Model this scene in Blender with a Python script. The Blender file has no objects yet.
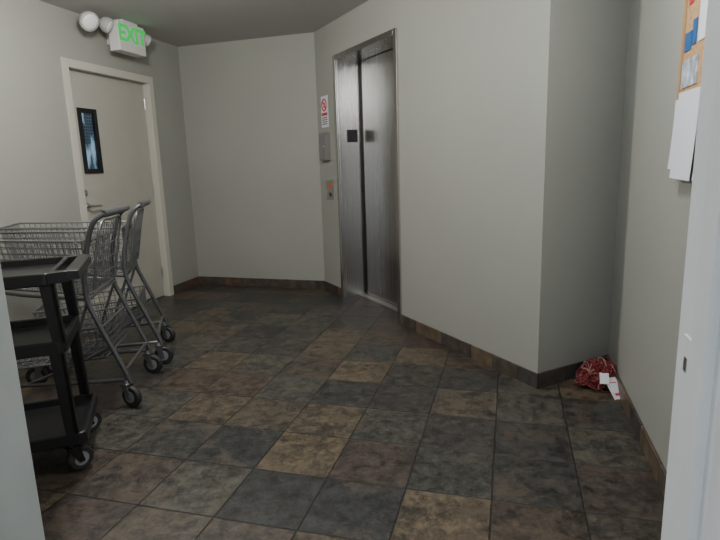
import bpy, bmesh, math, random
from mathutils import Vector, Matrix
random.seed(7)
scene=bpy.context.scene
COL=scene.collection

# ---------------------------------------------------------------- materials
def newmat(name):
    m=bpy.data.materials.new(name); m.use_nodes=True
    nt=m.node_tree; b=nt.nodes['Principled BSDF']
    return m,nt,b
def simple(name,col,rough=.5,metal=0,bump=0,bscale=80,emit=None,estr=1,var=0,vscale=6,stretch=None,spec=None):
    m,nt,b=newmat(name)
    b.inputs['Base Color'].default_value=(*col,1)
    b.inputs['Roughness'].default_value=rough
    b.inputs['Metallic'].default_value=metal
    if spec is not None: b.inputs['Specular IOR Level'].default_value=spec
    tc=nt.nodes.new('ShaderNodeTexCoord'); src=tc.outputs['Object']
    if stretch:
        mp=nt.nodes.new('ShaderNodeMapping'); mp.inputs['Scale'].default_value=stretch
        nt.links.new(src,mp.inputs['Vector']); src=mp.outputs['Vector']
    if bump:
        n=nt.nodes.new('ShaderNodeTexNoise'); n.inputs['Scale'].default_value=bscale; n.inputs['Detail'].default_value=3
        nt.links.new(src,n.inputs['Vector'])
        bp=nt.nodes.new('ShaderNodeBump'); bp.inputs['Strength'].default_value=bump; bp.inputs['Distance'].default_value=.004
        nt.links.new(n.outputs['Fac'],bp.inputs['Height']); nt.links.new(bp.outputs['Normal'],b.inputs['Normal'])
    if var:
        n=nt.nodes.new('ShaderNodeTexNoise'); n.inputs['Scale'].default_value=vscale; n.inputs['Detail'].default_value=5
        nt.links.new(src,n.inputs['Vector'])
        r=nt.nodes.new('ShaderNodeValToRGB')
        r.color_ramp.elements[0].position=.3; r.color_ramp.elements[1].position=.7
        r.color_ramp.elements[0].color=tuple(c*(1-var) for c in col)+(1,)
        r.color_ramp.elements[1].color=tuple(min(1,c*(1+var)) for c in col)+(1,)
        nt.links.new(n.outputs['Fac'],r.inputs['Fac']); nt.links.new(r.outputs['Color'],b.inputs['Base Color'])
    if emit:
        b.inputs['Emission Color'].default_value=(*emit,1); b.inputs['Emission Strength'].default_value=estr
    return m

M_wall=simple('wall_paint',(.355,.36,.328),.6,bump=.35,bscale=140,var=.035,vscale=1.3)
M_ceil=simple('ceiling_paint',(.47,.47,.45),.8,bump=.25,bscale=120)
M_trimw=simple('door_frame_paint',(.58,.56,.50),.45,bump=.1,bscale=40)
M_door=simple('door_paint',(.44,.425,.38),.5,bump=.1,bscale=60,var=.03)
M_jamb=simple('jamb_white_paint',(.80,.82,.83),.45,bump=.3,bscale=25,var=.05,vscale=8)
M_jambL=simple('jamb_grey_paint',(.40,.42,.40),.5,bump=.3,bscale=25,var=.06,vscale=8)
M_black=simple('black_plastic',(.014,.014,.016),.33,bump=.12,bscale=200)
M_blackg=simple('black_gloss',(.01,.01,.012),.2)
M_rubber=simple('dark_rubber',(.025,.025,.028),.6)
M_zinc=simple('zinc_wire',(.27,.275,.28),.38,metal=.8)
M_tube=simple('cart_tube',(.15,.155,.165),.35,metal=.6)
M_hub=simple('wheel_hub',(.30,.31,.33),.4,metal=.3)
M_steelL=simple('satin_metal',(.6,.59,.57),.3,metal=1)
M_cork=simple('cork',(.52,.33,.16),.85,bump=.5,bscale=300,var=.25,vscale=90)
M_wood=simple('board_frame',(.45,.28,.13),.5)
M_paper=simple('paper',(.75,.78,.84),.7)
M_paper2=simple('paper_grey',(.45,.5,.55),.7,var=.5,vscale=30)
M_blue=simple('blue_sticker',(.02,.12,.35),.5)
M_red=simple('red_cord',(.26,.03,.035),.6)
M_redw=simple('pink_cord',(.45,.25,.22),.6)
M_redp=simple('red_print',(.6,.03,.04),.5)
M_whitep=simple('white_plastic',(.68,.68,.66),.4)
M_greyp=simple('grey_box',(.22,.22,.215),.45)
M_greenE=simple('exit_green',(.0,.05,.01),.5,emit=(.0,.5,.07),estr=1.2)
M_lens=simple('lamp_lens',(.85,.87,.88),.2)
M_lampb=simple('lamp_body',(.45,.45,.44),.4)
M_fix=simple('fixture_diffuser',(.9,.9,.88),.5,emit=(1,.95,.88),estr=2)
M_redled=simple('call_light',(.5,.02,.01),.4,emit=(1,.05,.02),estr=.2)
M_grout=simple('grout',(.05,.046,.042),.9)
M_dark=simple('shaft_dark',(.02,.02,.02),.9)

def steel(name,col,rough):
    m,nt,b=newmat(name)
    b.inputs['Metallic'].default_value=1
    tc=nt.nodes.new('ShaderNodeTexCoord'); mp=nt.nodes.new('ShaderNodeMapping')
    mp.inputs['Scale'].default_value=(45,45,.5)
    nt.links.new(tc.outputs['Object'],mp.inputs['Vector'])
    n=nt.nodes.new('ShaderNodeTexNoise'); n.inputs['Scale'].default_value=1.6; n.inputs['Detail'].default_value=6
    nt.links.new(mp.outputs['Vector'],n.inputs['Vector'])
    r=nt.nodes.new('ShaderNodeValToRGB')
    r.color_ramp.elements[0].position=.3; r.color_ramp.elements[1].position=.72
    r.color_ramp.elements[0].color=tuple(c*.9 for c in col)+(1,)
    r.color_ramp.elements[1].color=tuple(c*1.08 for c in col)+(1,)
    nt.links.new(n.outputs['Fac'],r.inputs['Fac']); nt.links.new(r.outputs['Color'],b.inputs['Base Color'])
    mr=nt.nodes.new('ShaderNodeMapRange'); mr.inputs[3].default_value=rough-.04; mr.inputs[4].default_value=rough+.06
    nt.links.new(n.outputs['Fac'],mr.inputs[0]); nt.links.new(mr.outputs[0],b.inputs['Roughness'])
    bp=nt.nodes.new('ShaderNodeBump'); bp.inputs['Strength'].default_value=.08; bp.inputs['Distance'].default_value=.002
    nt.links.new(n.outputs['Fac'],bp.inputs['Height']); nt.links.new(bp.outputs['Normal'],b.inputs['Normal'])
    return m
M_steel=steel('brushed_steel',(.60,.59,.57),.25)
M_steelD=steel('brushed_steel_door',(.50,.485,.47),.25)

SL=[(.036,.036,.035),(.060,.050,.042),(.043,.044,.041),(.080,.066,.048),(.053,.042,.038),
    (.060,.058,.050),(.030,.032,.034),(.090,.072,.050),(.050,.051,.046),(.062,.048,.039),(.039,.037,.036),(.070,.059,.047)]
TS=.325
TH=math.atan2(.2685,.963)
def slate_floor():
    m,nt,b=newmat('slate_tiles'); L=nt.links.new; N=nt.nodes.new
    tc=N('ShaderNodeTexCoord')
    sub=N('ShaderNodeVectorMath'); sub.operation='SUBTRACT'; sub.inputs[1].default_value=(.640,2.44,0)
    L(tc.outputs['Object'],sub.inputs[0])
    rot=N('ShaderNodeVectorRotate'); rot.rotation_type='Z_AXIS'; rot.inputs['Angle'].default_value=TH
    L(sub.outputs[0],rot.inputs['Vector'])
    sc=N('ShaderNodeVectorMath'); sc.operation='SCALE'; sc.inputs['Scale'].default_value=1/TS
    L(rot.outputs[0],sc.inputs[0])
    fl=N('ShaderNodeVectorMath'); fl.operation='FLOOR'; L(sc.outputs[0],fl.inputs[0])
    fr=N('ShaderNodeVectorMath'); fr.operation='FRACTION'; L(sc.outputs[0],fr.inputs[0])
    sx=N('ShaderNodeSeparateXYZ'); sf=N('ShaderNodeSeparateXYZ')
    L(fl.outputs[0],sf.inputs[0]); cmb=N('ShaderNodeCombineXYZ'); L(sf.outputs[0],cmb.inputs[0]); L(sf.outputs[1],cmb.inputs[1])
    cmb.inputs[2].default_value=5.2
    wn=N('ShaderNodeTexWhiteNoise'); wn.noise_dimensions='3D'; L(cmb.outputs[0],wn.inputs['Vector'])
    cr=N('ShaderNodeValToRGB'); e=cr.color_ramp; e.interpolation='CONSTANT'
    while len(e.elements)<len(SL): e.elements.new(.5)
    for i,c in enumerate(SL):
        e.elements[i].position=i/len(SL); e.elements[i].color=(*c,1)
    L(wn.outputs['Value'],cr.inputs['Fac'])
    ofs=N('ShaderNodeVectorMath'); ofs.operation='MULTIPLY_ADD'; L(wn.outputs['Color'],ofs.inputs[0]); ofs.inputs[1].default_value=(9,9,9)
    L(tc.outputs['Object'],ofs.inputs[2])
    n1=N('ShaderNodeTexNoise'); n1.inputs['Scale'].default_value=17; n1.inputs['Detail'].default_value=14; n1.inputs['Roughness'].default_value=.8; n1.inputs['Distortion'].default_value=.3
    L(ofs.outputs[0],n1.inputs['Vector'])
    r1=N('ShaderNodeValToRGB'); r1.color_ramp.elements[0].position=.40; r1.color_ramp.elements[0].color=(.32,.33,.35,1)
    r1.color_ramp.elements[1].position=.62; r1.color_ramp.elements[1].color=(2.0,1.92,1.8,1)
    L(n1.outputs['Fac'],r1.inputs['Fac'])
    mu=N('ShaderNodeMix'); mu.data_type='RGBA'; mu.blend_type='MULTIPLY'; mu.inputs[0].default_value=1
    L(cr.outputs['Color'],mu.inputs[6]); L(r1.outputs['Color'],mu.inputs[7])
    n2=N('ShaderNodeTexNoise'); n2.inputs['Scale'].default_value=5.5; n2.inputs['Detail'].default_value=12; n2.inputs['Roughness'].default_value=.78
    L(ofs.outputs[0],n2.inputs['Vector'])
    r2=N('ShaderNodeValToRGB'); r2.color_ramp.elements[0].position=.53; r2.color_ramp.elements[0].color=(0,0,0,1)
    r2.color_ramp.elements[1].position=.60; r2.color_ramp.elements[1].color=(.7,.7,.7,1)
    L(n2.outputs['Fac'],r2.inputs['Fac'])
    sw=N('ShaderNodeMix'); sw.data_type='RGBA'; sp=N('ShaderNodeSeparateXYZ'); L(wn.outputs['Color'],sp.inputs[0]); L(sp.outputs[1],sw.inputs[0])
    sw.inputs[6].default_value=(.12,.10,.072,1); sw.inputs[7].default_value=(.095,.066,.047,1)
    mx=N('ShaderNodeMix'); mx.data_type='RGBA'; L(r2.outputs['Color'],mx.inputs[0]); L(mu.outputs[2],mx.inputs[6])
    L(sw.outputs[2],mx.inputs[7])
    r3=N('ShaderNodeValToRGB'); r3.color_ramp.elements[0].position=.39; r3.color_ramp.elements[0].color=(.65,.65,.65,1)
    r3.color_ramp.elements[1].position=.46; r3.color_ramp.elements[1].color=(0,0,0,1)
    L(n2.outputs['Fac'],r3.inputs['Fac'])
    my=N('ShaderNodeMix'); my.data_type='RGBA'; L(r3.outputs['Color'],my.inputs[0]); L(mx.outputs[2],my.inputs[6]); my.inputs[7].default_value=(.020,.019,.020,1)
    L(fr.outputs[0],sx.inputs[0])
    def edge(o):
        a=N('ShaderNodeMath'); a.operation='SUBTRACT'; L(o,a.inputs[0]); a.inputs[1].default_value=.5
        c=N('ShaderNodeMath'); c.operation='ABSOLUTE'; L(a.outputs[0],c.inputs[0]); return c
    ex=edge(sx.outputs[0]); ey=edge(sx.outputs[1])
    mxx=N('ShaderNodeMath'); mxx.operation='MAXIMUM'; L(ex.outputs[0],mxx.inputs[0]); L(ey.outputs[0],mxx.inputs[1])
    n3=N('ShaderNodeTexNoise'); n3.inputs['Scale'].default_value=22; L(tc.outputs['Object'],n3.inputs['Vector'])
    ad=N('ShaderNodeMath'); ad.operation='MULTIPLY_ADD'; L(n3.outputs['Fac'],ad.inputs[0]); ad.inputs[1].default_value=.014; L(mxx.outputs[0],ad.inputs[2])
    g=N('ShaderNodeMapRange'); g.inputs[1].default_value=.494; g.inputs[2].default_value=.502; L(ad.outputs[0],g.inputs[0])
    mg=N('ShaderNodeMix'); mg.data_type='RGBA'; L(g.outputs[0],mg.inputs[0]); L(my.outputs[2],mg.inputs[6]); mg.inputs[7].default_value=(.019,.018,.017,1)
    L(mg.outputs[2],b.inputs['Base Color'])
    rr=N('ShaderNodeMapRange'); rr.inputs[3].default_value=.28; rr.inputs[4].default_value=.52; L(n1.outputs['Fac'],rr.inputs[0]); L(rr.outputs[0],b.inputs['Roughness'])
    h=N('ShaderNodeMath'); h.operation='MULTIPLY_ADD'; L(g.outputs[0],h.inputs[0]); h.inputs[1].default_value=-.6; L(n2.outputs['Fac'],h.inputs[2])
    bp=N('ShaderNodeBump'); bp.inputs['Strength'].default_value=.6; bp.inputs['Distance'].default_value=.008
    L(h.outputs[0],bp.inputs['Height']); L(bp.outputs['Normal'],b.inputs['Normal'])
    return m
M_floor=slate_floor()
M_slates=[simple('slate_base_%d'%i,c,.4,bump=.4,bscale=40,var=.4,vscale=14) for i,c in enumerate([(.085,.07,.055),(.11,.066,.048),(.075,.062,.055),(.12,.088,.06),(.06,.055,.05)])]

# ---------------------------------------------------------------- mesh builder
class MB:
    def __init__(s,mats,mat=None):
        s.v=[];s.f=[];s.mi=[];s.sm=[];s.mats=mats;s.M=mat or Matrix.Identity(4)
    def add(s,vs,fs,m=0,smooth=False):
        o=len(s.v); s.v+= [s.M@Vector(p) for p in vs]
        for f in fs: s.f.append([o+i for i in f]); s.mi.append(m); s.sm.append(smooth)
    def box(s,x0,x1,y0,y1,z0,z1,m=0):
        vs=[(x,y,z) for z in(z0,z1) for y in(y0,y1) for x in(x0,x1)]
        s.add(vs,[(0,2,3,1),(4,5,7,6),(0,1,5,4),(2,6,7,3),(0,4,6,2),(1,3,7,5)],m)
    def hexa(s,b,t,m=0):
        s.add(list(b)+list(t),[(3,2,1,0),(4,5,6,7),(0,1,5,4),(1,2,6,5),(2,3,7,6),(3,0,4,7)],m)
    def tube(s,pts,r,m=0,n=8,closed=False,sub=0):
        pts=[Vector(p) for p in pts]
        if sub:
            q=[];N=len(pts)
            rng=range(N if closed else N-1)
            for i in rng:
                g=lambda k:(pts[k%N] if closed else pts[max(0,min(N-1,k))])
                p0,p1,p2,p3=g(i-1),g(i),g(i+1),g(i+2)
                for k in range(sub):
                    t=k/sub
                    q.append(.5*((2*p1)+(p2-p0)*t+(2*p0-5*p1+4*p2-p3)*t*t+(3*p1-p0-3*p2+p3)*t**3))
            if not closed:q.append(pts[-1])
            pts=q
        N=len(pts); rings=[]; prev=None
        for i,p in enumerate(pts):
            if closed: d=(pts[(i+1)%N]-pts[i-1])
            else: d=pts[min(i+1,N-1)]-pts[max(i-1,0)]
            d.normalize()
            if prev is None:
                a=Vector((0,0,1)) if abs(d.z)<.9 else Vector((1,0,0))
                u=d.cross(a).normalized()
            else: u=(prev-d*prev.dot(d)).normalized()
            prev=u; w=d.cross(u)
            rings.append([p+(u*math.cos(2*math.pi*k/n)+w*math.sin(2*math.pi*k/n))*r for k in range(n)])
        vs=[q for rg in rings for q in rg]; fs=[]
        for i in range(N if closed else N-1):
            j=(i+1)%N
            for k in range(n):
                fs.append((i*n+k,i*n+(k+1)%n,j*n+(k+1)%n,j*n+k))
        s.add(vs,fs,m,True)
        if not closed:
            s.add(rings[0],[tuple(range(n))[::-1]],m); s.add(rings[-1],[tuple(range(n))],m)
    def lathe(s,c,ax,prof,m=0,n=20):
        c=Vector(c);ax=Vector(ax).normalized()
        a=Vector((0,0,1)) if abs(ax.z)<.9 else Vector((1,0,0))
        u=ax.cross(a).normalized();w=ax.cross(u)
        vs=[];fs=[]
        for (h,r) in prof:
            for k in range(n):
                t=2*math.pi*k/n; vs.append(c+ax*h+(u*math.cos(t)+w*math.sin(t))*r)
        for i in range(len(prof)-1):
            for k in range(n): fs.append((i*n+k,i*n+(k+1)%n,(i+1)*n+(k+1)%n,(i+1)*n+k))
        s.add(vs,fs,m,True)
        s.add(vs[:n],[tuple(range(n))[::-1]],m); s.add(vs[-n:],[tuple(range(n))],m)
    def tray(s,x0,x1,y0,y1,z0,z1,rim,floorh,rad,m=0,n=5):
        def rr(x0,x1,y0,y1,rad,z):
            o=[]
            for cx,cy,a0 in((x1-rad,y1-rad,0),(x0+rad,y1-rad,90),(x0+rad,y0+rad,180),(x1-rad,y0+rad,270)):
                for k in range(n+1):
                    a=math.radians(a0+90*k/n); o.append((cx+rad*math.cos(a),cy+rad*math.sin(a),z))
            return o
        e=.004
        A=rr(x0+e,x1-e,y0+e,y1-e,rad,z0);B=rr(x0,x1,y0,y1,rad,z0+e);C=rr(x0,x1,y0,y1,rad,z1-e);D=rr(x0+e,x1-e,y0+e,y1-e,rad,z1)
        i=rim; ri=max(.006,rad-rim*.6)
        E=rr(x0+i-e,x1-i+e,y0+i-e,y1-i+e,ri,z1);F=rr(x0+i,x1-i,y0+i,y1-i,ri,z1-e);G=rr(x0+i+.004,x1-i-.004,y0+i+.004,y1-i-.004,ri,z0+floorh)
        loops=[A,B,C,D,E,F,G];K=len(A);vs=[p for l in loops for p in l];fs=[]
        for a in range(len(loops)-1):
            for k in range(K): fs.append((a*K+k,a*K+(k+1)%K,(a+1)*K+(k+1)%K,(a+1)*K+k))
        fs.append(tuple(range(K))[::-1]); fs.append(tuple(range((len(loops)-1)*K,len(loops)*K)))
        s.add(vs,fs,m)
    def obj(s,name,parent=None,bevel=0):
        me=bpy.data.meshes.new(name); me.from_pydata([tuple(p) for p in s.v],[],s.f)
        for m in s.mats: me.materials.append(m)
        for p,mi,sm in zip(me.polygons,s.mi,s.sm): p.material_index=mi; p.use_smooth=sm
        bm=bmesh.new(); bm.from_mesh(me); bmesh.ops.recalc_face_normals(bm,faces=bm.faces); bm.to_mesh(me); bm.free()
        o=bpy.data.objects.new(name,me); COL.objects.link(o)
        if bevel:
            bv=o.modifiers.new('bevel','BEVEL'); bv.width=bevel; bv.segments=2; bv.limit_method='ANGLE'
        if parent: o.parent=parent
        return o
def frame(P,d,n):
    return Matrix(((d[0],n[0],0,P[0]),(d[1],n[1],0,P[1]),(0,0,1,0),(0,0,0,1)))

# ---------------------------------------------------------------- room layout
H=2.455
dL=Vector((.2685,.963)).normalized(); nL=Vector((-dL.y,dL.x))
A=Vector((-1.77,5.81)); F=A-dL*4.483
B=Vector((-.36,5.37)); C=Vector((.957,2.80)); 
dE=(C-B).normalized(); nE=Vector((-dE.y,dE.x)); LE=(C-B).length
E=C+nE*.57
G=E-dL*2.702
dF=Vector((dL.y,-dL.x))
LFr=(G-F).length
FL=frame(F,dL,nL)
dB=(B-A).normalized(); nB=Vector((-dB.y,dB.x)); LB=(B-A).length
FB=frame(A,dB,nB)
FE=frame(B,dE,nE)
dC=(E-C).normalized(); nC=Vector((-dC.y,dC.x)); LC=(E-C).length
FC=frame(C,dC,nC)
FR=frame(G,dL,-nL); LR=2.702
FF=frame(F,dF,-dL)
T=.15
mb=MB([M_floor]); mb.box(-4,2.6,-1.6,6.6,-.1,0); mb.obj('floor')
mb=MB([M_ceil]); mb.box(-4,2.6,-1.6,6.6,H,H+.1); mb.obj('ceiling')
u0,u1,zd=2.955,3.945,2.045
mb=MB([M_wall],FL); mb.box(-T,u0,0,T,0,H); mb.box(u1,4.483+T,0,T,0,H); mb.box(u0,u1,0,T,zd,H); mb.obj('wall_left')
mb=MB([M_wall],FB); mb.box(0,LB+.06,0,T,0,H); mb.obj('wall_back')
eu0,eu1,ez=.455,1.445,2.135
mb=MB([M_wall],FE); mb.box(0,eu0,0,.12,0,H); mb.box(eu1,LE,0,.12,0,H); mb.box(eu0,eu1,0,.12,ez,H); mb.obj('wall_elevator')
mb=MB([M_wall],FC); mb.box(.12,LC+.0,0,.12,0,H); mb.obj('wall_niche')
mb=MB([M_wall],FR); mb.box(0,LR+T,0,T,0,H); mb.obj('wall_right')
tl=2.506; tr=tl+.945; TF=.2
mb=MB([M_wall],FF); mb.box(0,tl-.04,0,TF,0,H); mb.box(tr+.04,LFr+T,0,TF,0,H); mb.box(tl-.04,tr+.04,0,TF,2.12,H); mb.obj('wall_front')
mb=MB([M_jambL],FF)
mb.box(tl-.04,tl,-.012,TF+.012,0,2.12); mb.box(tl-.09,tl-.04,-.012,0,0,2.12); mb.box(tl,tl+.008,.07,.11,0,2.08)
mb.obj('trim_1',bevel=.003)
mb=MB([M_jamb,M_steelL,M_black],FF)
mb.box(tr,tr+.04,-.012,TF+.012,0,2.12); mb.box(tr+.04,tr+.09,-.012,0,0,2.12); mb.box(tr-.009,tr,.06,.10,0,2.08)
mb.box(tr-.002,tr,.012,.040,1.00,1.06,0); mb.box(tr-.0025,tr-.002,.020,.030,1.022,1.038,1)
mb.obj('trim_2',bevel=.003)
mb=MB([M_jamb],FF); mb.box(tl-.09,tr+.09,-.012,TF+.012,2.08,2.17); mb.obj('trim_3',bevel=.003)

def base(name,Fm,L0,L1,off=0):
    mb=MB(M_slates+[M_grout],Fm); u=L0; h=.088
    mb.box(L0,L1,-.009,0,0,h-.002,5)
    k=random.randint(0,4)
    while u<L1-.01:
        e=min(L1,u+.16*(2 if random.random()<.55 else 1.3))
        j=random.choice([i for i in range(5) if i!=k]); k=j
        mb.box(u+.003,e-.003,-.013,-.002,0.0,h,j); u=e
    mb.obj(name,bevel=.002)
base('baseboard_left',FL,.013,u0-.05); base('baseboard_left.001',FL,u1+.052,4.483)
base('baseboard_back',FB,.013,LB-.006)
base('baseboard_elevator',FE,.006,eu0-.038); base('baseboard_elevator.001',FE,eu1+.038,LE+.013)
base('baseboard_niche',FC,.0,LC)
base('baseboard_right',FR,.0,LR-.013)
base('baseboard_front',FF,.0,tl-.09)

# ---------------------------------------------------------------- left door
door=bpy.data.objects.new('door_1',None); COL.objects.link(door)
mb=MB([M_trimw],FL)
fw=.05
for (a,b_) in((u0-fw,u0+.012),(u1-.012,u1+fw)): mb.box(a,b_,-.014,.0,0,zd+fw)
mb.box(u0+.012,u1-.012,-.014,0,zd-.012,zd+fw)
mb.box(u0,u0+.012,0,T,0,zd); mb.box(u1-.012,u1,0,T,0,zd); mb.box(u0+.012,u1-.012,0,T,zd-.012,zd)
mb.box(u1-.026,u1-.012,.1,.12,0,zd-.012); mb.box(u0+.012,u0+.026,.1,.12,0,zd-.012)
mb.obj('frame',door,bevel=.002)
wx0,wx1,wz0,wz1=u0+.145,u0+.285,1.265,1.715
mb=MB([M_door],FL); d0,d1=.055,.098
a,b_=u0+.016,u1-.016
mb.box(a,wx0,d0,d1,.008,zd-.016); mb.box(wx1,b_,d0,d1,.008,zd-.016); mb.box(wx0,wx1,d0,d1,.008,wz0); mb.box(wx0,wx1,d0,d1,wz1,zd-.016)
mb.obj('leaf',door)
mb=MB([M_blackg],FL); w=.034
mb.box(wx0-w,wx0+.004,d0-.012,d1+.01,wz0-w,wz1+w); mb.box(wx1-.004,wx1+w,d0-.012,d1+.01,wz0-w,wz1+w)
mb.box(wx0+.004,wx1-.004,d0-.012,d1+.01,wz0-w,wz0+.004); mb.box(wx0+.004,wx1-.004,d0-.012,d1+.01,wz1-.004,wz1+w)
mb.obj('window_frame',door,bevel=.003)
m,nt,b=newmat('lite_glass_painted_glow'); 
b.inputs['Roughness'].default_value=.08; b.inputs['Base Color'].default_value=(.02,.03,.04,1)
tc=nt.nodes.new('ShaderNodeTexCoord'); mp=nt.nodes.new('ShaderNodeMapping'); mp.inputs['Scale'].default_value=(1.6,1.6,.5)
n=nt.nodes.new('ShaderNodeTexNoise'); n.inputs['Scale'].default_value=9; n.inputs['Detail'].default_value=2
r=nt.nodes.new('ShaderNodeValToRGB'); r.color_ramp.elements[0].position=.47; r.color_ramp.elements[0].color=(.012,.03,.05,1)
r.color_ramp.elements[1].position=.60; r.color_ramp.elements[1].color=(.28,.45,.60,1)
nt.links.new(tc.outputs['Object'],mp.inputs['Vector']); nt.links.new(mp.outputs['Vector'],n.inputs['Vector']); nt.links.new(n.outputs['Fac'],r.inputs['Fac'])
nt.links.new(r.outputs['Color'],b.inputs['Emission Color']); b.inputs['Emission Strength'].default_value=.9  # bluish light from the space beyond, painted into the pane as glowing noise streaks
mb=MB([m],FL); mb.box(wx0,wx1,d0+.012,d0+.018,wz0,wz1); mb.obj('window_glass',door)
mb=MB([M_zinc],FL)
for i in range(1,6):
    x=wx0+(wx1-wx0)*i/6; mb.tube([(x,d0+.009,wz0),(x,d0+.009,wz1)],.0007,n=4)
for i in range(1,18):
    z=wz0+(wz1-wz0)*i/18; mb.tube([(wx0,d0+.009,z),(wx1,d0+.009,z)],.0007,n=4)
mb.obj('window_wire',door)
mb=MB([M_steelL],FL); hx=u0+.085
mb.lathe((hx,d0,.97),(0,-1,0),[(0,.03),(.008,.03),(.012,.024)]); mb.lathe((hx,d0-.01,.97),(0,-1,0),[(0,.011),(.045,.011)])
mb.tube([(hx,d0-.052,.97),(hx+.03,d0-.056,.97),(hx+.12,d0-.05,.968)],.0095,sub=4)
mb.lathe((hx,d0,1.08),(0,-1,0),[(0,.024),(.012,.024),(.016,.018)])
mb.obj('lever_handle',door)
mb=MB([M_steelL],FL)
for z in(.25,1.05,1.85): mb.tube([(u1-.02,d0-.006,z-.05),(u1-.02,d0-.006,z+.05)],.007)
mb.obj('hinges',door)

# ---------------------------------------------------------------- elevator
el=bpy.data.objects.new('elevator',None); COL.objects.link(el)
RD=.25
mb=MB([M_steel],FE); fw=.038
mb.box(eu0-fw,eu0+.006,-.016,0,0,ez+fw); mb.box(eu1-.006,eu1+fw,-.016,0,0,ez+fw); mb.box(eu0+.006,eu1-.006,-.016,0,ez-.006,ez+fw)
mb.box(eu0,eu0+.006,0,RD+.02,0,ez); mb.box(eu1-.006,eu1,0,RD+.02,0,ez); mb.box(eu0+.006,eu1-.006,0,RD+.02,ez-.006,ez)
mb.obj('frame',el,bevel=.002)
mb=MB([M_steelD],FE)
mb.box(eu0+.008,eu0+.50,RD+.006,RD+.03,.012,ez-.01); mb.box(eu0+.05,eu1-.008,RD-.026,RD-.002,.012,ez-.01)
mb.obj('doors',el,bevel=.002)
mb=MB([M_dark],FE); mb.box(eu0-.05,eu1+.05,RD+.045,RD+.06,0,ez+.05)
mb.obj('shaft_back',el)
mb=MB([M_steelL],FE); mb.box(eu0+.007,eu1-.007,.17,RD+.04,0,.006)
for i in range(3): mb.box(eu0+.007,eu1-.007,.18+i*.022,.186+i*.022,.006,.009)
mb.obj('sill',el)
mb=MB([M_blackg,M_redp],FE); mb.box(eu0+.006,eu0+.011,.08,.185,1.435,1.545); mb.obj('floor_indicator_plate',el,bevel=.002)
mb=MB([M_steelL,M_redled,M_black],FE)
mb.box(.16,.33,-.008,0,.915,1.105,0); mb.lathe((.245,-.008,1.045),(0,-1,0),[(0,.022),(.005,.022),(.007,.016)],1); mb.lathe((.245,-.008,.965),(0,-1,0),[(0,.02),(.005,.02),(.007,.016)],2)
mb.obj('elevator_call_panel',bevel=.002)
mb=MB([M_greyp,M_steelL],FE); mb.box(.115,.265,-.05,0,1.285,1.535,0); mb.box(.125,.255,-.054,-.05,1.295,1.525,0); mb.lathe((.24,-.054,1.41),(0,-1,0),[(0,.008),(.006,.008)],1)
mb.obj('key_box',bevel=.004)
mb=MB([M_paper,M_redp,M_black],FE); mb.box(.10,.25,-.004,0,1.585,1.865,0)
c=(.175,-.0045,1.785)
pts=[(c[0]+.05*math.cos(t*math.pi/12),c[1],c[2]+.05*math.sin(t*math.pi/12)) for t in range(24)]
mb.tube(pts,.007,1,n=6,closed=True); mb.tube([(c[0]-.035,c[1],c[2]+.035),(c[0]+.035,c[1],c[2]-.035)],.006,1,n=6)
mb.box(c[0]-.012,c[0]+.012,-.0052,-.004,c[2]-.025,c[2]+.02,2)
mb.box(.112,.238,-.0052,-.004,1.69,1.715,1)
for i in range(4): mb.box(.12,.23,-.005,-.004,1.61+i*.019,1.618+i*.019,2)
mb.obj('no_elevator_in_fire_sign')

# ---------------------------------------------------------------- exit sign with emergency lamp heads
ex=bpy.data.objects.new('exit_sign',None); COL.objects.link(ex)
uS=4.483-(5.81-4.86)/.963
zS=2.32
mb=MB([M_whitep,M_lampb],FL); 
mb.box(uS-.165,uS+.165,-.21,-.11,zS-.115,zS+.115); mb.box(uS-.10,uS+.10,-.2,0,zS+.115,H,0); mb.box(uS-.06,uS+.06,-.11,0,zS-.04,zS+.06)
mb.obj('housing',ex,bevel=.006)
tx=bpy.data.curves.new('exit_text','FONT'); tx.body='EXIT'; tx.size=.175; tx.extrude=.002; tx.offset=.004; tx.align_x='CENTER'; tx.align_y='CENTER'; tx.space_character=.95
tx.materials.append(M_greenE)
to=bpy.data.objects.new('letters',tx); COL.objects.link(to)
xa=Vector((dL.x,dL.y,0)); za=Vector((-nL.x,-nL.y,0)); ya=Vector((0,0,1))
R=Matrix((( xa.x,ya.x,za.x),(xa.y,ya.y,za.y),(xa.z,ya.z,za.z))).to_4x4()
pos=FL@Vector((uS,-.2125,zS+.02)); R.translation=pos; to.matrix_world=R; to.parent=ex
mb=MB([M_lampb,M_lens,M_whitep],FL)
def head(c,ax,r):
    c=Vector(c);ax=Vector(ax).normalized()
    mb.lathe(c-ax*.07,ax,[(0,r*.35),(.015,r*.7),(.04,r*.95),(.065,r),(.078,r),(.08,r*.9)],0)
    mb.lathe(c+ax*.004,ax,[(0,r*.84),(.008,r*.82),(.014,r*.6),(.018,r*.2)],1)
head((uS-.47,-.20,zS+.03),(-.25,-.75,-.5),.073)
head((uS-.265,-.20,zS+.045),(.35,-.75,-.5),.060)
head((uS+.235,-.19,zS+.03),(.45,-.75,-.45),.050)
mb.tube([(uS-.46,-.16,zS+.07),(uS-.3,-.15,zS+.08),(uS-.16,-.16,zS+.08)],.014,0,sub=4)
mb.tube([(uS+.16,-.16,zS+.06),(uS+.235,-.16,zS+.05)],.012,0)
mb.obj('lamp_heads',ex)

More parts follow.
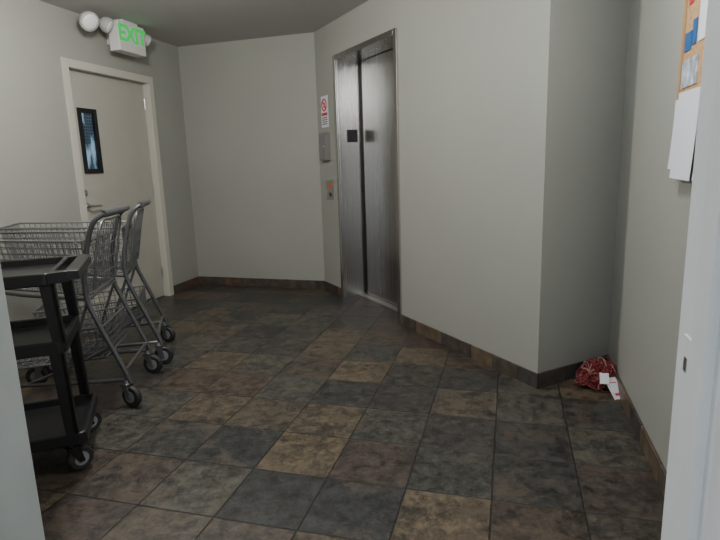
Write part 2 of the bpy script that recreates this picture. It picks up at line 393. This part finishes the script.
# ---------------------------------------------------------------- bulletin board + papers on right wall
bb=bpy.data.objects.new('bulletin_board',None); COL.objects.link(bb)
mb=MB([M_cork,M_wood],FR)
b0,b1,z0,z1=.9,1.61,1.42,2.2
mb.box(b0,b1,-.012,-.001,z0,z1,0)
for (p,q,r_,t_) in((b0,b1,z0-.002,z0+.018),(b0,b1,z1-.018,z1),(b0,b0+.018,z0+.018,z1-.018),(b1-.018,b1,z0+.018,z1-.018)): mb.box(p,q,-.02,-.001,r_,t_,1)
mb.obj('cork_panel',bb,bevel=.002)
mb=MB([M_paper,M_paper2,M_blue,M_redp],FR)
mb.box(1.42,1.585,-.016,-.012,1.47,1.56,1)
mb.box(1.51,1.58,-.015,-.012,1.59,1.65,2); mb.box(1.46,1.50,-.015,-.012,1.60,1.68,2); mb.box(1.52,1.565,-.015,-.012,1.74,1.79,3); mb.box(1.30,1.44,-.015,-.012,1.6,1.9,0); mb.box(.95,1.12,-.015,-.012,1.6,1.88,1)
for k,(p,q,zt,zb,o) in enumerate(((1.40,1.60,1.43,1.19,.022),(1.33,1.55,1.45,1.16,.026),(1.1,1.30,1.45,1.16,.025))):
    N=6;vs=[];fs=[]
    for i in range(N+1):
        z=zt+(zb-zt)*i/N; y=-o-.010*(i/N)**2
        vs+=[(p,y,z),(q,y-.002,z+.004)]
    for i in range(N): fs.append((2*i,2*i+1,2*i+3,2*i+2))
    mb.add(vs,fs,0,True)
mb.obj('notices',bb)

# ---------------------------------------------------------------- tangled red cord with label
mb=MB([M_red,M_paper,M_redp,M_redw])
cx,cy=1.285,2.79
def cordpt():
    while True:
        p=Vector((random.uniform(-1,1),random.uniform(-1,1),random.uniform(0,1)))
        if p.x**2+p.y**2+p.z**2<1: return Vector((cx+p.x*.13,cy+p.y*.09,.012+p.z*.165))
for k in range(30):
    mb.tube([cordpt() for _ in range(16)],.0024,3 if k%5==0 else 0,n=5,sub=5)
mb.M=Matrix.Translation((cx+.05,cy-.17,.004))@Matrix.Rotation(.15,4,'Z')@Matrix.Rotation(-.95,4,'X')
mb.box(-.03,.03,-.004,.008,.0,.13,1); mb.box(-.02,.02,-.0045,-.004,.02,.034,2); mb.box(-.02,.02,-.0045,-.004,.095,.10,2)
mb.M=Matrix.Translation((cx-.01,cy-.10,.06))@Matrix.Rotation(-.3,4,'Z')@Matrix.Rotation(-.7,4,'X')
mb.box(-.02,.025,-.003,.003,.0,.06,1)
mb.obj('red_cord_bundle')

# ---------------------------------------------------------------- casters
def caster(mb,x,y,ztop,r,w,yaw,mw,mh,mf):
    ca=Matrix.Translation((x,y,0))@Matrix.Rotation(yaw,4,'Z'); old=mb.M; mb.M=old@ca
    tr=.028
    c=(tr,-w/2,r)
    mb.lathe(c,(0,1,0),[(0,r*.88),(w*.2,r),(w*.8,r),(w,r*.88)],mw,n=24)
    mb.lathe((tr,-w/2-.002,r),(0,1,0),[(0,r*.55),(w+.004,r*.55)],mh,n=16)
    mb.lathe((tr,-w/2-.012,r),(0,1,0),[(0,.008),(w+.024,.008)],mf,n=8)
    for sgn in(-1,1):
        y0=sgn*(w/2+.006)
        mb.hexa([(tr-.012,y0-.002,r-.012),(tr+.012,y0-.002,r-.012),(tr+.012,y0+.002,r-.012),(tr-.012,y0+.002,r-.012)],
                [(-.022,y0-.002,2*r+.008),(.024,y0-.002,2*r+.008),(.024,y0+.002,2*r+.008),(-.022,y0+.002,2*r+.008)],mf)
    mb.box(-.024,.026,-w/2-.008,w/2+.008,2*r+.006,2*r+.011,mf)
    mb.lathe((0,0,2*r+.01),(0,0,1),[(0,.02),(max(.006,ztop-2*r-.01),.016)],mf,n=12)
    mb.M=old

# ---------------------------------------------------------------- shopping carts
def shopping_cart(P,W,name,yaws):
    W=Vector(W).normalized(); Lf=Vector((-W.y,W.x)); c=Vector(P)+W*.24
    Mx=Matrix(((Lf.x,-W.x,0,c.x),(Lf.y,-W.y,0,c.y),(0,0,1,0),(0,0,0,1)))
    mb=MB([M_zinc,M_tube,M_rubber,M_hub],Mx)
    mb.tube([(.0,.24,.15),(.2,.235,.15),(.55,.20,.15),(.66,.16,.15),(.68,0,.15),(.66,-.16,.15),(.55,-.20,.15),(.2,-.235,.15),(0,-.24,.15)],.012,1,sub=5)
    for s in(1,-1):
        mb.tube([(-.02,s*.24,.13),(.0,s*.24,.2),(.10,s*.238,.46),(.145,s*.236,.60),(.14,s*.235,.74),(.10,s*.232,.92),(.065,s*.23,1.0),(.02,s*.215,1.035)],.0135,1,sub=5)
        mb.tube([(.14,s*.232,.6),(.45,s*.19,.63),(.74,s*.15,.68)],.009,1,sub=3)
        mb.tube([(.055,s*.24,.34),(.25,s*.225,.25),(.5,s*.205,.155)],.009,1,sub=3)
        mb.tube([(.14,s*.233,.60),(.22,s*.225,.40),(.30,s*.222,.16)],.008,1,sub=3)
    mb.tube([(.02,-.215,1.035),(.0,0,1.038),(.02,.215,1.035)],.019,1,n=10,sub=4)
    mb.tube([(.11,-.23,.90),(.11,.23,.90)],.008,1); mb.tube([(.0,-.235,.2),(.0,.235,.2)],.009,1); mb.tube([(.14,-.23,.6),(.14,.23,.6)],.008,1)
    hoop=[(.12,-.19,.64),(.08,-.195,.86),(.05,-.17,.985),(.045,0,.995),(.05,.17,.985),(.08,.195,.86),(.12,.19,.64)]
    mb.tube(hoop,.007,0,sub=5)
    for i in range(9):
        y=-.16+.04*i; mb.tube([(.12,y,.64),(.075,y,.86),(.048,y,.985)],.0026,0,n=5)
    for z,x in((.70,.11),(.78,.093),(.86,.078)): mb.tube([(x,-.19,z),(x,.19,z)],.0032,0,n=5)
    def basket(xr,xf,wrt,wft,wrb,wfb,zr0,zr1,zf0,zf1,nv,nh,nb,sl):
        def P_(t,s,h):
            wt=wrt+(wft-wrt)*t; wb=wrb+(wfb-wrb)*t; z0=zr0+(zf0-zr0)*t; z1=zr1+(zf1-zr1)*t
            x=xr+(xf-xr)*t + (sl*h*t)
            return (x,s*(wb+(wt-wb)*h),z0+(z1-z0)*h)
        for s in(1,-1):
            for i in range(nv+1): mb.tube([P_(i/nv,s,0),P_(i/nv,s,1)],.0028,0,n=5)
            for j in range(nh+1):
                mb.tube([P_(0,s,j/nh),P_(1,s,j/nh)],.0028 if 0<j<nh else .006,0,n=6)
        for j in range(nh+1):
            a=P_(1,1,j/nh);b=P_(1,-1,j/nh); mb.tube([a,b],.0028 if 0<j<nh else .006,0,n=6)
            a=P_(0,1,j/nh);b=P_(0,-1,j/nh); mb.tube([a,b],.0028 if 0<j<nh else .006,0,n=6)
        for i in range(nb+1):
            k=-1+2*i/nb
            f0=Vector(P_(1,1,0));f1=Vector(P_(1,1,1))
            mb.tube([(P_(0,1,1)[0],k*wrt,zr1),(P_(0,1,0)[0],k*wrb,zr0),(f0.x,k*wfb,f0.z),(f1.x,k*wft,f1.z)],.0028,0,n=5)
        for i in range(1,nv,2): mb.tube([P_(i/nv,1,0),P_(i/nv,-1,0)],.003,0,n=5)
    basket(.14,.76,.225,.165,.205,.14,.62,.90,.69,.93,22,8,14,.06)
    basket(.10,.66,.215,.165,.20,.15,.27,.44,.22,.40,18,5,12,.05)
    for i,(x,y) in enumerate(((-.0,.24),(-.0,-.24),(.60,.185),(.60,-.185))):
        caster(mb,x,y,.15,.06,.032,yaws[i],2,3,0)
    return mb.obj(name)
shopping_cart((-1.27,2.735),(-.14,.99),'shopping_cart',(2.6,2.9,.5,.1))
shopping_cart((-1.325,3.36),(-.26,.966),'shopping_cart.001',(3.0,2.5,.3,.7))

# ---------------------------------------------------------------- utility cart
Wd=Vector((-.34,.94)).normalized(); Ld=Vector((-Wd.y,Wd.x))
N0=Vector((-1.125,2.08))
Mx=Matrix(((Ld.x,Wd.x,0,N0.x),(Ld.y,Wd.y,0,N0.y),(0,0,1,0),(0,0,0,1)))
mb=MB([M_black,M_rubber,M_hub,M_blackg],Mx)
W_=.47; Lc=.82; ZT=.868
mb.tray(.07,Lc,0,W_,ZT-.05,ZT,.022,.02,.035)
mb.tray(.06,Lc-.02,.012,W_-.012,.535,.59,.02,.02,.03)
mb.tray(.03,Lc-.02,.012,W_-.012,.135,.19,.02,.02,.03)
for y0,y1 in((.0,.055),(W_-.055,W_)):
    mb.hexa([(0.02,y0+.004,ZT-.04),(.09,y0,ZT-.045),(.09,y1,ZT-.045),(0.02,y1-.004,ZT-.04)],[(0.02,y0+.004,ZT+.002),(.09,y0,ZT-.001),(.09,y1,ZT-.001),(0.02,y1-.004,ZT+.002)])
mb.hexa([(-.02,.02,ZT-.035),(.03,.004,ZT-.035),(.03,W_-.004,ZT-.035),(-.02,W_-.02,ZT-.035)],[(-.02,.02,ZT),(.03,.004,ZT+.003),(.03,W_-.004,ZT+.003),(-.02,W_-.02,ZT)])
for x,sx in((.06,1),(Lc-.06,-1)):
    for y,sy in((.012,1),(W_-.012,-1)):
        def q(x0,y0,wx,wy,z): 
            xs=sorted((x0,x0+sx*wx)); ys=sorted((y0,y0+sy*wy))
            return [(xs[0],ys[0],z),(xs[1],ys[0],z),(xs[1],ys[1],z),(xs[0],ys[1],z)]
        for za,zb_ in((.185,.54),(.585,ZT-.045)):
            mb.hexa(q(x,y,.046,.014,za),q(x+sx*.012,y,.052,.014,zb_))
            mb.hexa(q(x,y,.014,.036,za),q(x+sx*.012,y,.014,.042,zb_))
for x in(.10,Lc-.08):
    for i,y in enumerate((.055,W_-.055)):
        caster(mb,x,y,.14,.054,.036,(2.6,2.6,.3,1.2)[i+(2 if x>.2 else 0)],1,2,3)
mb.obj('utility_cart',bevel=.0025)

# ---------------------------------------------------------------- lights
def lamp(x,y,power,color):
    o=MB([M_whitep,M_fix]); o.lathe((x,y,H),(0,0,-1),[(0,.12),(.02,.12),(.03,.05),(.07,.05)],0,n=32)
    ob=o.obj('ceiling_light')
    l=bpy.data.lights.new('bulb','POINT'); l.shadow_soft_size=.11; l.energy=power; l.color=color
    lo=bpy.data.objects.new('globe_bulb',l); COL.objects.link(lo); lo.location=(x,y,H-.19); lo.parent=ob
lamp(-1.2,2.9,82,(1,.965,.90))
lamp(.35,1.7,44,(.96,.98,1))
w=bpy.data.worlds.new('World'); scene.world=w; w.use_nodes=True
w.node_tree.nodes['Background'].inputs[0].default_value=(.78,.85,.92,1); w.node_tree.nodes['Background'].inputs[1].default_value=1.35

# ---------------------------------------------------------------- camera
cam=bpy.data.cameras.new('camera'); co=bpy.data.objects.new('camera',cam); COL.objects.link(co); scene.camera=co
cam.sensor_width=36; cam.lens=541/720*36; cam.clip_start=.02
p=math.radians(11.2); r0=Vector((1,0,0)); u0_=Vector((0,math.sin(p),math.cos(p))); f=Vector((0,math.cos(p),-math.sin(p)))
a=.0311; R_=(r0*.9995-u0_*a).normalized(); U_=(r0*a+u0_*.9995).normalized(); Z_=-f
Mc=Matrix(((R_.x,U_.x,Z_.x,0),(R_.y,U_.y,Z_.y,0),(R_.z,U_.z,Z_.z,1.25),(0,0,0,1)))
co.matrix_world=Mc
